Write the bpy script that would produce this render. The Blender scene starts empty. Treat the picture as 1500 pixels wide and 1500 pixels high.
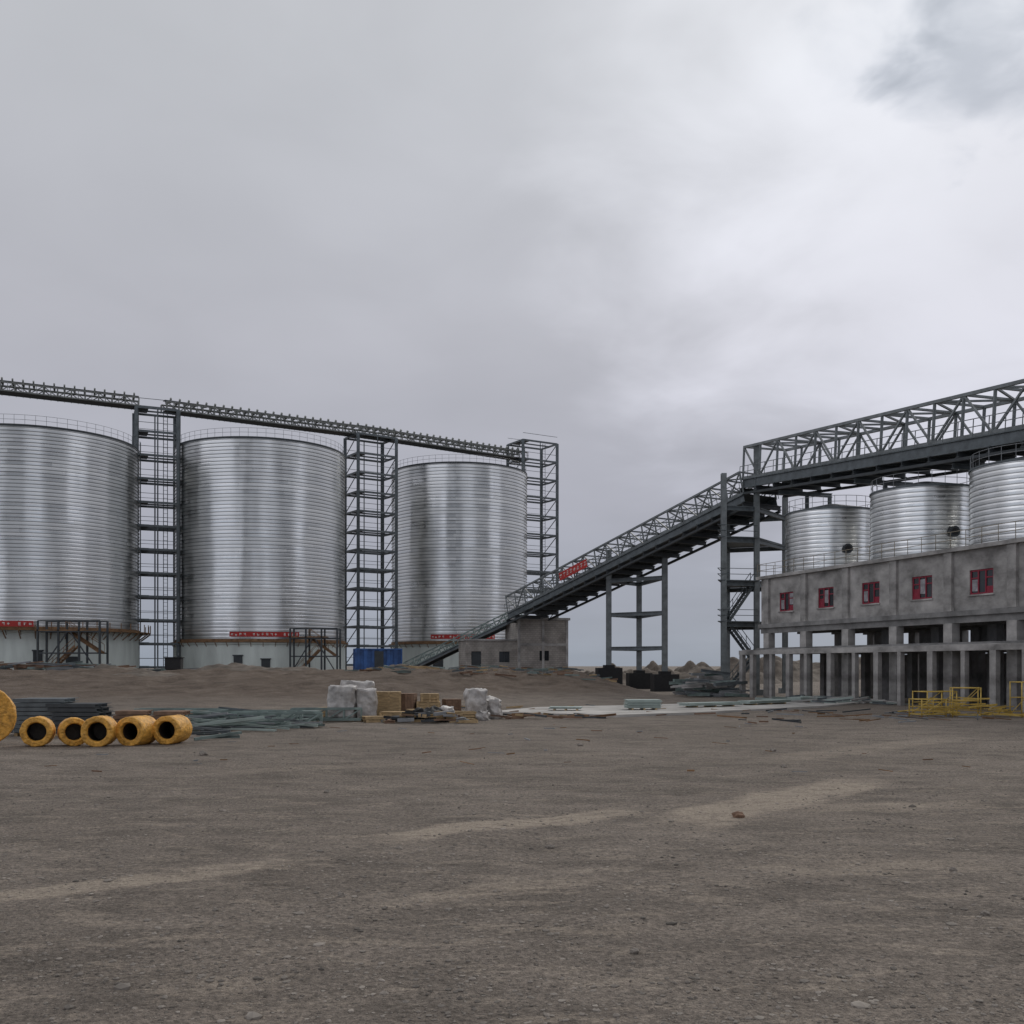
import bpy, math, random
from mathutils import Vector, Matrix, noise
random.seed(7)
V=Vector
scene=bpy.context.scene
COL=scene.collection

def ss(a,b,x):
    t=max(0.0,min(1.0,(x-a)/(b-a))); return t*t*(3-2*t)
def gh(x,y):
    y0=50+22*ss(-12,1,x)
    side=1-ss(4,14.5,x)
    k=ss(y0,92,y)*side
    z=2.1*k-0.7*ss(96,112,y)*side
    far=1-ss(190,320,y)
    z*=far
    if y<400:
        z+=0.40*k*noise.noise(V((x*0.16,y*0.16,3.1)))*far
        z+=0.28*k*noise.noise(V((x*0.5,y*0.4,1.1)))*far
        z+=0.18*k*noise.noise(V((x*1.2,y*0.9,7.1)))*far
        z+=0.05*noise.noise(V((x*0.12,y*0.12,0.0)))
        if y<60: z+=0.04*noise.noise(V((x*0.8,y*0.8,5.0)))+0.018*noise.noise(V((x*2.6,y*2.6,9.0)))
    return z

# ---------------------------------------------------------------- mesh builder
class MB:
    def __init__(s): s.v=[];s.f=[];s.sm=[];s.mi=[];s.cur=0
    def face(s,idx,smooth=False): s.f.append(idx);s.sm.append(smooth);s.mi.append(s.cur)
    def hexa(s,c):
        b=len(s.v); s.v+= [tuple(p) for p in c]
        for q in ((0,3,2,1),(4,5,6,7),(0,1,5,4),(1,2,6,5),(2,3,7,6),(3,0,4,7)): s.face([b+i for i in q])
    def fbox(s,O,d,n,s0,s1,t0,t1,z0,z1):
        O=V(O);d=V(d);n=V(n);z=V((0,0,1))
        s.hexa([O+d*a+n*b+z*c for c in (z0,z1) for a,b in ((s0,t0),(s1,t0),(s1,t1),(s0,t1))])
    def box(s,c,sz,rz=0.0):
        d=V((math.cos(rz),math.sin(rz),0));n=V((-math.sin(rz),math.cos(rz),0))
        s.fbox(c,d,n,-sz[0]/2,sz[0]/2,-sz[1]/2,sz[1]/2,-sz[2]/2,sz[2]/2)
    def frame(s,p,q):
        p=V(p);q=V(q);a=(q-p); L=a.length; a.normalize()
        up=V((0,0,1)) if abs(a.z)<0.95 else V((0,1,0))
        r=a.cross(up).normalized(); u=r.cross(a).normalized()
        return p,q,a,r,u,L
    def beam(s,p,q,w,h=None):
        h=h or w
        p,q,a,r,u,L=s.frame(p,q)
        s.hexa([b+r*x*w/2+u*y*h/2 for b in (p,q) for x,y in ((-1,-1),(1,-1),(1,1),(-1,1))])
    def ibeam(s,p,q,w,h=None,t=0.18):
        h=h or w
        p,q,a,r,u,L=s.frame(p,q)
        th=h*t
        for off,ww,hh in ((-(h-th)/2,w,th),((h-th)/2,w,th),(0,w*0.16,h-2*th)):
            s.hexa([b+r*x*ww/2+u*(off+y*hh/2) for b in (p,q) for x,y in ((-1,-1),(1,-1),(1,1),(-1,1))])
    def tube(s,p,q,r0,n=8,r1=None,cap=True):
        r1=r0 if r1 is None else r1
        p,q,a,r,u,L=s.frame(p,q); b=len(s.v)
        for c,rr in ((p,r0),(q,r1)):
            for i in range(n):
                t=2*math.pi*i/n; s.v.append(tuple(c+r*math.cos(t)*rr+u*math.sin(t)*rr))
        for i in range(n):
            j=(i+1)%n; s.face([b+i,b+j,b+n+j,b+n+i],True)
        if cap:
            s.face([b+i for i in range(n)][::-1]); s.face([b+n+i for i in range(n)])
    def rev(s,c,prof,n=96,a0=0.0,a1=2*math.pi):
        c=V(c); full=abs(a1-a0-2*math.pi)<1e-6
        m=n if full else n+1
        for k in range(len(prof)-1):
            b=len(s.v)
            for (r,z) in (prof[k],prof[k+1]):
                for i in range(m):
                    t=a0+(a1-a0)*i/n
                    s.v.append((c.x+r*math.sin(t),c.y-r*math.cos(t),c.z+z))
            for i in range(n):
                j=(i+1)%m if full else i+1
                s.face([b+i,b+j,b+m+j,b+m+i],True)
    def stairs(s,p,q,w,rail=True):
        p=V(p);q=V(q);a=q-p;hz=V((a.x,a.y,0)).normalized();sd=V((-hz.y,hz.x,0))
        for k in (-1,1):
            s.beam(p+sd*k*w/2,q+sd*k*w/2,0.08,0.25)
            s.beam(p+sd*k*w/2+V((0,0,1)),q+sd*k*w/2+V((0,0,1)),0.05)
            for i in range(4):
                b=p+a*(i/3)+sd*k*w/2; s.beam(b,b+V((0,0,1)),0.05)
        nst=max(3,int(abs(a.z)/0.25))
        for i in range(1,nst):
            c=p+a*(i/nst); s.fbox(c,hz,sd,-0.14,0.14,-w/2,w/2,-0.02,0.02)
    def obj(s,name,mats,parent=None,kind=None,label=None):
        if not isinstance(mats,(list,tuple)): mats=[mats]
        xs=[v[0] for v in s.v];ys=[v[1] for v in s.v];zs=[v[2] for v in s.v]
        c=V(((min(xs)+max(xs))/2,(min(ys)+max(ys))/2,min(zs)))
        me=bpy.data.meshes.new(name)
        me.from_pydata([(v[0]-c.x,v[1]-c.y,v[2]-c.z) for v in s.v],[],s.f)
        me.polygons.foreach_set('use_smooth',s.sm)
        me.polygons.foreach_set('material_index',s.mi)
        for m in mats: me.materials.append(m)
        me.update()
        o=bpy.data.objects.new(name,me); COL.objects.link(o)
        if parent:
            o.parent=parent; o.location=c-V(parent['w'])
        else: o.location=c
        o['w']=tuple(c)
        if kind:o['kind']=kind
        if label:o['label']=label
        return o
def thing(name,loc,label,cat,group=None):
    e=bpy.data.objects.new(name,None); e.empty_display_size=0.5
    e.location=V(loc); e['w']=tuple(loc); COL.objects.link(e)
    e['label']=label; e['category']=cat
    if group:e['group']=group
    return e

# ---------------------------------------------------------------- materials
def mat(name,col,rough=0.7,metal=0.0,var=0.25,scale=3.0,bump=0.0,bscale=20,stretch=(1,1,1),col2=None,spec=0.5,coord='Object',detail=6):
    m=bpy.data.materials.new(name); m.use_nodes=True; nt=m.node_tree; N=nt.nodes; L=nt.links
    bs=N['Principled BSDF']; bs.inputs['Roughness'].default_value=rough; bs.inputs['Metallic'].default_value=metal
    bs.inputs['Specular IOR Level'].default_value=spec
    tc=N.new('ShaderNodeTexCoord'); mp=N.new('ShaderNodeMapping'); mp.inputs['Scale'].default_value=stretch
    L.new(tc.outputs[coord],mp.inputs[0])
    nz=N.new('ShaderNodeTexNoise'); nz.inputs['Scale'].default_value=scale; nz.inputs['Detail'].default_value=detail; nz.inputs['Roughness'].default_value=0.6
    L.new(mp.outputs[0],nz.inputs['Vector'])
    r=N.new('ShaderNodeValToRGB'); e=r.color_ramp.elements
    c2=col2 or tuple(c*(1-var) for c in col)
    c1=tuple(min(1,c*(1+var*0.6)) for c in col)
    e[0].position=0.32;e[0].color=(*c2,1);e[1].position=0.68;e[1].color=(*c1,1)
    L.new(nz.outputs[0],r.inputs[0]); L.new(r.outputs[0],bs.inputs['Base Color'])
    if bump>0:
        n2=N.new('ShaderNodeTexNoise'); n2.inputs['Scale'].default_value=bscale; n2.inputs['Detail'].default_value=3
        L.new(mp.outputs[0],n2.inputs['Vector'])
        b=N.new('ShaderNodeBump'); b.inputs['Strength'].default_value=bump; b.inputs['Distance'].default_value=0.05
        L.new(n2.outputs[0],b.inputs['Height']); L.new(b.outputs[0],bs.inputs['Normal'])
    return m
M_steel=mat('painted_steel',(0.125,0.145,0.155),0.5,0.0,0.35,1.5)
M_steell=mat('light_truss_steel',(0.20,0.22,0.225),0.5,0.0,0.35,1.5)
M_steeld=mat('dark_steel',(0.05,0.058,0.064),0.6,0.0,0.3,1.5)
M_green=mat('grey_green_steel',(0.19,0.245,0.23),0.5,0.0,0.5,1.2)
M_belt=mat('pale_conveyor_steel',(0.24,0.25,0.235),0.6,0.0,0.4,0.8)
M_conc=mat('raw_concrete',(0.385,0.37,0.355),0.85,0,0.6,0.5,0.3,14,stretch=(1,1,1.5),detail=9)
M_concs=mat('shaded_concrete',(0.25,0.245,0.24),0.85,0,0.5,0.7,0.3,14)  # raw concrete darkened, shade under and inside the building put into its colour
M_base=mat('whitewashed_concrete',(0.72,0.78,0.74),0.8,0,0.2,0.5,0.2,8,stretch=(1,1,0.25))
M_rust=mat('rusty_plank',(0.25,0.145,0.075),0.8,0,0.5,2)
M_red=mat('red_banner_cloth',(0.48,0.04,0.035),0.7,0,0.2,2)
M_white=mat('white_lettering',(0.80,0.78,0.74),0.7,0,0.05,2)
M_redf=mat('red_window_frame',(0.26,0.018,0.04),0.5,0,0.3,3)
M_glass=mat('dim_glass',(0.03,0.035,0.04),0.12,0,0.3,1)
M_glassp=mat('pale_glass',(0.36,0.35,0.37),0.4,0,0.5,2.5)  # paler, rougher colour for some of the panes
M_yel=mat('yellow_wrap',(0.78,0.40,0.07),0.55,0,0.5,6,0.9,14)
M_yelp=mat('yellow_paint',(0.55,0.38,0.08),0.5,0,0.3,4)
M_black=mat('black_rubber',(0.018,0.018,0.019),0.7,0,0.3,4)
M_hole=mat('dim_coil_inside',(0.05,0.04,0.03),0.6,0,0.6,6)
M_wood=mat('pale_wood',(0.46,0.33,0.18),0.8,0,0.45,2,0.2,20,stretch=(1,1,6))
M_foil=mat('white_plastic_film',(0.48,0.455,0.435),0.35,0,0.45,2.5,0.8,5)
M_blue=mat('blue_paint',(0.035,0.11,0.32),0.45,0,0.45,1.2)
M_soil=mat('heap_soil',(0.155,0.13,0.107),0.95,0,0.45,0.8,0.8,6)
M_pad=mat('pale_pad_concrete',(0.46,0.44,0.415),0.9,0,0.4,0.35,0.1,10)
M_sheet=mat('pale_green_sheet',(0.37,0.44,0.41),0.5,0,0.2,2)
M_rail=mat('rail_primer',(0.28,0.24,0.18),0.6,0,0.3,3)
M_railg=mat('galvanised_rail',(0.27,0.28,0.29),0.5,0.2,0.2,3)
M_stone=mat('pebble',(0.26,0.23,0.20),0.9,0,0.65,1.2,detail=2)
M_cardb=mat('brown_board',(0.24,0.15,0.10),0.85,0,0.3,3)

def brickmat():
    m=bpy.data.materials.new('grey_brick'); m.use_nodes=True; nt=m.node_tree;N=nt.nodes;L=nt.links
    bs=N['Principled BSDF'];bs.inputs['Roughness'].default_value=0.9
    tc=N.new('ShaderNodeTexCoord');sp=N.new('ShaderNodeSeparateXYZ');cb=N.new('ShaderNodeCombineXYZ');ad=N.new('ShaderNodeMath')
    L.new(tc.outputs['Object'],sp.inputs[0]);L.new(sp.outputs[0],ad.inputs[0]);L.new(sp.outputs[1],ad.inputs[1])
    L.new(ad.outputs[0],cb.inputs[0]);L.new(sp.outputs[2],cb.inputs[1])
    b=N.new('ShaderNodeTexBrick');b.inputs['Scale'].default_value=1.0;b.inputs['Brick Width'].default_value=0.5;b.inputs['Row Height'].default_value=0.25;b.inputs['Mortar Size'].default_value=0.02
    b.inputs['Color1'].default_value=(0.40,0.365,0.33,1);b.inputs['Color2'].default_value=(0.32,0.295,0.27,1);b.inputs['Mortar'].default_value=(0.24,0.225,0.21,1)
    L.new(cb.outputs[0],b.inputs['Vector'])
    nz=N.new('ShaderNodeTexNoise');nz.inputs['Scale'].default_value=0.7;nz.inputs['Detail'].default_value=7;L.new(tc.outputs['Object'],nz.inputs['Vector'])
    mr=N.new('ShaderNodeMapRange');mr.inputs[1].default_value=.3;mr.inputs[2].default_value=.7;mr.inputs[3].default_value=.68;mr.inputs[4].default_value=1.2;L.new(nz.outputs[0],mr.inputs[0])
    mu=N.new('ShaderNodeVectorMath');mu.operation='SCALE';L.new(b.outputs[0],mu.inputs[0]);L.new(mr.outputs[0],mu.inputs['Scale']);L.new(mu.outputs[0],bs.inputs['Base Color'])
    return m
M_brick=brickmat()

def galv(ringh,name,lo=0.62,seed=0.0,hi=0.88):
    m=bpy.data.materials.new(name); m.use_nodes=True; nt=m.node_tree;N=nt.nodes;L=nt.links
    bs=N['Principled BSDF'];bs.inputs['Metallic'].default_value=1.0
    tc=N.new('ShaderNodeTexCoord');sp=N.new('ShaderNodeSeparateXYZ');L.new(tc.outputs['Object'],sp.inputs[0])
    def math_(op,a,b=None):
        n=N.new('ShaderNodeMath');n.operation=op
        for i,x in enumerate((a,b)):
            if x is None: continue
            if isinstance(x,(int,float)): n.inputs[i].default_value=x
            else: L.new(x,n.inputs[i])
        return n.outputs[0]
    zr=math_('DIVIDE',sp.outputs[2],ringh)
    row=math_('FLOOR',zr)
    ang=math_('ARCTAN2',sp.outputs[0],sp.outputs[1])
    seg=math_('FLOOR',math_('ADD',math_('MULTIPLY',ang,2.2),math_('MULTIPLY',row,0.37)))
    cb=N.new('ShaderNodeCombineXYZ');L.new(row,cb.inputs[0]);L.new(seg,cb.inputs[1])
    wn=N.new('ShaderNodeTexWhiteNoise');wn.noise_dimensions='2D';L.new(cb.outputs[0],wn.inputs['Vector'])
    wr=N.new('ShaderNodeTexWhiteNoise');wr.noise_dimensions='1D';L.new(row,wr.inputs['W'])
    mp=N.new('ShaderNodeMapping');mp.inputs['Scale'].default_value=(1,1,0.3);mp.inputs['Location'].default_value=(seed,seed*2,0);L.new(tc.outputs['Object'],mp.inputs[0])
    nz=N.new('ShaderNodeTexNoise');nz.inputs['Scale'].default_value=0.2;nz.inputs['Detail'].default_value=3;L.new(mp.outputs[0],nz.inputs['Vector'])
    tone=math_('ADD',math_('ADD',math_('MULTIPLY',wn.outputs[0],0.12),math_('MULTIPLY',wr.outputs[0],0.14)),math_('MULTIPLY',nz.outputs[0],0.45))
    r=N.new('ShaderNodeValToRGB');e=r.color_ramp.elements;e[0].position=0.18;e[0].color=(lo,lo*1.01,lo,1);e[1].position=0.52;e[1].color=(hi,hi,hi*.975,1)
    L.new(tone,r.inputs[0])
    fr=math_('FRACT',zr)
    seam=math_('GREATER_THAN',fr,0.72)
    mx=N.new('ShaderNodeMix');mx.data_type='RGBA';mx.blend_type='MULTIPLY';L.new(math_('MULTIPLY',seam,0.6),mx.inputs[0]);mx.inputs[7].default_value=(.33,.35,.36,1)
    L.new(r.outputs[0],mx.inputs[6]);L.new(mx.outputs[2],bs.inputs['Base Color'])
    L.new(math_('ADD',0.25,math_('MULTIPLY',wn.outputs[0],0.12)),bs.inputs['Roughness'])
    mp2=N.new('ShaderNodeMapping');mp2.inputs['Scale'].default_value=(1,1,0.2);mp2.inputs['Location'].default_value=(seed*3,1,0);L.new(tc.outputs['Object'],mp2.inputs[0])
    n2=N.new('ShaderNodeTexNoise');n2.inputs['Scale'].default_value=0.30;n2.inputs['Detail'].default_value=1;L.new(mp2.outputs[0],n2.inputs['Vector'])
    b=N.new('ShaderNodeBump');b.inputs['Strength'].default_value=0.5;b.inputs['Distance'].default_value=0.55
    L.new(n2.outputs[0],b.inputs['Height']);L.new(b.outputs[0],bs.inputs['Normal'])
    return m

# ground
def groundmat():
    m=bpy.data.materials.new('gravelly_earth'); m.use_nodes=True; nt=m.node_tree;N=nt.nodes;L=nt.links
    bs=N['Principled BSDF'];bs.inputs['Roughness'].default_value=0.95;bs.inputs['Specular IOR Level'].default_value=0.25
    geo=N.new('ShaderNodeNewGeometry');P=geo.outputs['Position']
    def math_(op,a,b=None,c=None,clamp=False):
        n=N.new('ShaderNodeMath');n.operation=op;n.use_clamp=clamp
        for i,x in enumerate((a,b,c)):
            if x is None: continue
            if isinstance(x,(int,float)): n.inputs[i].default_value=x
            else: L.new(x,n.inputs[i])
        return n.outputs[0]
    def nz(scale,detail=5,rough=0.6,stretch=None,rot=0,loc=(0,0,0)):
        n=N.new('ShaderNodeTexNoise');n.inputs['Scale'].default_value=scale;n.inputs['Detail'].default_value=detail;n.inputs['Roughness'].default_value=rough
        if stretch:
            mp=N.new('ShaderNodeMapping');mp.inputs['Scale'].default_value=stretch;mp.inputs['Rotation'].default_value=(0,0,rot);mp.inputs['Location'].default_value=loc
            L.new(P,mp.inputs[0]);L.new(mp.outputs[0],n.inputs['Vector'])
        else: L.new(P,n.inputs['Vector'])
        return n.outputs[0]
    def ramp(f,stops):
        r=N.new('ShaderNodeValToRGB');e=r.color_ramp.elements
        while len(e)<len(stops): e.new(0.5)
        for k,(p,c) in enumerate(stops): e[k].position=p;e[k].color=(*c,1) if isinstance(c,tuple) else (c,c,c,1)
        L.new(f,r.inputs[0]);return r.outputs[0]
    def mix(f,a,b,mode='MIX'):
        n=N.new('ShaderNodeMix');n.data_type='RGBA';n.blend_type=mode
        if isinstance(f,(int,float)): n.inputs[0].default_value=f
        else: L.new(f,n.inputs[0])
        for i,x in ((6,a),(7,b)):
            if isinstance(x,tuple): n.inputs[i].default_value=(*x,1)
            else: L.new(x,n.inputs[i])
        return n.outputs[2]
    sp=N.new('ShaderNodeSeparateXYZ');L.new(P,sp.inputs[0])
    big=nz(0.09,3); mid=nz(0.5,7,0.7,(1,1.8,1),0.6); fine=nz(15,4,0.85)
    base=ramp(big,[(0.35,(0.210,0.178,0.150)),(0.65,(0.265,0.226,0.192))])
    midc=ramp(mid,[(0.36,0.70),(0.5,1.0),(0.66,1.25)])
    c=mix(1.0,base,midc,'MULTIPLY')
    bank=math_('MULTIPLY',math_('SUBTRACT',sp.outputs[2],0.15),1.6,clamp=True)
    bk=ramp(nz(0.45,7,0.75,(1,1,3)),[(0.35,(0.085,0.063,0.048)),(0.5,(0.152,0.117,0.092)),(0.68,(0.225,0.18,0.147))])
    c=mix(bank,c,bk)
    # pale compacted tyre tracks: world lines p.n = c, limited along their length
    wob=math_('MULTIPLY',math_('SUBTRACT',nz(0.35,3),0.5),1.3)
    edge=ramp(nz(1.6,7,0.8,(1,2.2,1),-0.7,(3,8,0)),[(0.36,0.0),(0.50,1.0)])
    def track(p,q,w,k):
        dx,dy=q[0]-p[0],q[1]-p[1];Ln=math.hypot(dx,dy);dx/=Ln;dy/=Ln
        uu=math_('ADD',math_('ADD',math_('MULTIPLY',sp.outputs[0],-dy),math_('MULTIPLY',sp.outputs[1],dx)),math_('ADD',wob,p[0]*dy-p[1]*dx))
        vv=math_('ADD',math_('MULTIPLY',sp.outputs[0],dx),math_('ADD',math_('MULTIPLY',sp.outputs[1],dy),-(p[0]+q[0])/2*dx-(p[1]+q[1])/2*dy))
        a=math_('SUBTRACT',1.0,math_('DIVIDE',math_('ABSOLUTE',uu),w),clamp=True)
        b=math_('SUBTRACT',1.0,math_('DIVIDE',math_('ABSOLUTE',vv),Ln/2),clamp=True)
        return math_('MULTIPLY',math_('MULTIPLY',math_('MULTIPLY',a,2.2,clamp=True),math_('MULTIPLY',b,3.0,clamp=True)),k)
    tot=None
    for (p,q,w,k) in (((-2.2,15.0),(2.4,18.6),.62,1.0),((2.4,16.4),(8.4,23.6),.85,1.0),((-7.2,10.8),(-2.6,13.4),.42,.85),((3.0,12.8),(6.5,13.6),.5,.5),((4.8,18.6),(9.0,19.2),.7,.55),((-1.6,11.0),(1.2,12.4),.3,.5),((6,27),(17,38),1.0,.4),((-9,24),(4,31),.8,.3)):
        t=track(p,q,w,k);tot=t if tot is None else math_('MAXIMUM',tot,t)
    tr=math_('MULTIPLY',tot,edge)
    dust=ramp(nz(0.9,7,0.8,(1,2.6,1),-0.45,(9,1,0)),[(0.52,0.0),(0.60,0.5)])
    near=math_('SUBTRACT',1.0,math_('MULTIPLY',math_('SUBTRACT',sp.outputs[1],18.0),0.05,clamp=True),clamp=True)
    dust=math_('MULTIPLY',dust,math_('ADD',0.2,math_('MULTIPLY',near,0.8)))
    tr=math_('MULTIPLY',math_('ADD',tr,dust,clamp=True),math_('SUBTRACT',1.0,bank))
    c=mix(tr,c,(0.44,0.37,0.30))
    finec=ramp(fine,[(0.28,0.34),(0.5,0.95),(0.74,1.8)])
    c=mix(math_('SUBTRACT',0.97,math_('MULTIPLY',tr,0.5)),c,finec,'MULTIPLY')
    hs=None
    for sc,thr,a in ((14,0.62,0.9),(40,0.48,0.85)):
        vo=N.new('ShaderNodeTexVoronoi');vo.inputs['Scale'].default_value=sc;L.new(P,vo.inputs['Vector'])
        st=ramp(vo.outputs['Distance'],[(0.22,1.0),(0.34,0.0)])
        sv=N.new('ShaderNodeSeparateColor');L.new(vo.outputs['Color'],sv.inputs[0])
        pick=ramp(sv.outputs[0],[(thr,0.0),(thr+.04,1.0)])
        stm=math_('MULTIPLY',st,pick)
        stc=ramp(sv.outputs[1],[(0.0,(0.08,0.072,0.065)),(0.6,(0.23,0.205,0.18)),(1.0,(0.50,0.45,0.40))])
        c=mix(math_('MULTIPLY',stm,math_('SUBTRACT',a,math_('MULTIPLY',tr,0.55))),c,stc)
        hh=math_('MULTIPLY',stm,8.0/sc)
        hs=hh if hs is None else math_('ADD',hs,hh)
    L.new(c,bs.inputs['Base Color'])
    hgt=math_('ADD',math_('ADD',math_('MULTIPLY',fine,0.9),hs),math_('MULTIPLY',nz(1.7,5,0.78),2.0))
    b=N.new('ShaderNodeBump');b.inputs['Strength'].default_value=1.0;b.inputs['Distance'].default_value=0.08
    L.new(hgt,b.inputs['Height']);L.new(b.outputs[0],bs.inputs['Normal'])
    return m

# ---------------------------------------------------------------- ground
def build_ground():
    ys=[]; y=-40.0
    while y<4000:
        ys.append(y)
        if y<4: st=4
        elif y<45: st=0.25
        elif y<130: st=0.6
        else: st=0.8+(y-130)*0.08
        y+=st
    xs=[]; x=0.0
    while x<3500:
        xs.append(x); x+= 0.25 if x<12 else (0.6 if x<60 else 0.8+(x-60)*0.1)
    xs=[-a for a in xs[:0:-1]]+xs
    v=[(a,b,gh(a,b)) for b in ys for a in xs]; n=len(xs)
    f=[(j*n+i,j*n+i+1,(j+1)*n+i+1,(j+1)*n+i) for j in range(len(ys)-1) for i in range(n-1)]
    me=bpy.data.meshes.new('ground');me.from_pydata(v,[],f);me.polygons.foreach_set('use_smooth',[True]*len(f));me.materials.append(groundmat())
    o=bpy.data.objects.new('ground',me);COL.objects.link(o);o['kind']='structure';o['label']='bare brown gravelly earth yard with pale wheel tracks';o['category']='ground'
build_ground()

mb=MB()
poly=[(-1.2,55.5),(1.8,53.4),(5.4,52.0),(9.5,54.5),(14.5,59.0),(19.6,63.9),(24.0,70.0),(22.6,77.0),(17.5,72.6),(11.5,67.4),(6,64.0),(1.5,61.6)]
b0=len(mb.v)
for z in (-0.1,0.11):
    for p in poly: mb.v.append((p[0],p[1],z))
n=len(poly)
mb.face([b0+n+i for i in range(n)])
for i in range(n):
    j=(i+1)%n; mb.face([b0+i,b0+j,b0+n+j,b0+n+i])
o=mb.obj('concrete_pavement',M_pad,kind='structure'); o['label']='pale concrete apron slab dusted with earth';o['category']='pavement'

def pebbles():
    mb=MB()
    ico=[(0,0,1),(0.89,0,0.45),(0.28,0.85,0.45),(-0.72,0.53,0.45),(-0.72,-0.53,0.45),(0.28,-0.85,0.45),(0.72,0.53,-0.3),(-0.28,0.85,-0.3),(-0.89,0,-0.3),(-0.28,-0.85,-0.3),(0.72,-0.53,-0.3)]
    fs=[(0,1,2),(0,2,3),(0,3,4),(0,4,5),(0,5,1),(1,6,2),(2,6,7),(2,7,3),(3,7,8),(3,8,4),(4,8,9),(4,9,5),(5,9,10),(5,10,1),(1,10,6)]
    for k in range(21000):
        y=6+38*(random.random()**1.8); x=(random.random()-0.5)*(y*1.25+3)
        if noise.noise(V((x*.35,y*.35,2)))<-0.12 and random.random()<.8: continue
        s=0.009+0.026*random.random()**3
        if random.random()<0.02: s*=1.9
        sx,sy,sz=s*random.uniform(.7,1.4),s*random.uniform(.7,1.4),s*random.uniform(.4,.8)
        z=gh(x,y); b=len(mb.v); a=random.random()*6.28;ca,sa=math.cos(a),math.sin(a)
        for p in ico:
            r=random.uniform(.8,1.2);px,py,pz=p[0]*sx*r,p[1]*sy*r,p[2]*sz*r
            mb.v.append((x+px*ca-py*sa,y+px*sa+py*ca,z+pz))
        for t in fs: mb.face([b+i for i in t])
    o=mb.obj('gravel_stones',M_stone,kind='stuff');o['label']='loose pebbles scattered over the earth yard';o['category']='gravel'
pebbles()
def rock(x,y,s,label,m=M_stone,sz=0.7):
    import bmesh
    bm=bmesh.new();bmesh.ops.create_icosphere(bm,subdivisions=3,radius=1)
    for v in bm.verts:
        n=1+0.35*noise.noise(v.co*1.5+V((x,y,0)))+0.12*noise.noise(v.co*4+V((x,y,0)))
        v.co=V((v.co.x*s*n,v.co.y*s*n*0.8,v.co.z*s*n*sz))
    me=bpy.data.meshes.new('rock');bm.to_mesh(me);bm.free();me.materials.append(m)
    o=bpy.data.objects.new('rock',me);COL.objects.link(o);o.location=(x,y,gh(x,y)+s*0.35);o['label']=label;o['category']='rock'
rock(3.9,17.6,0.10,'dark fist-sized rock lying on gravel',M_cardb)
for (x,y,s) in ((7.9,31.0,.10),(0.55,14.6,.05),(-1.9,11.4,.045),(6.9,26,.08),(2.2,33,.1),(-8.9,29.5,.12),(-3.8,21,.06),(5.6,13.0,.05),(1.1,9.2,.04),(4.9,10.6,.045)):
    rock(x,y,s,'pale grey stone lying on gravel')

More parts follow.
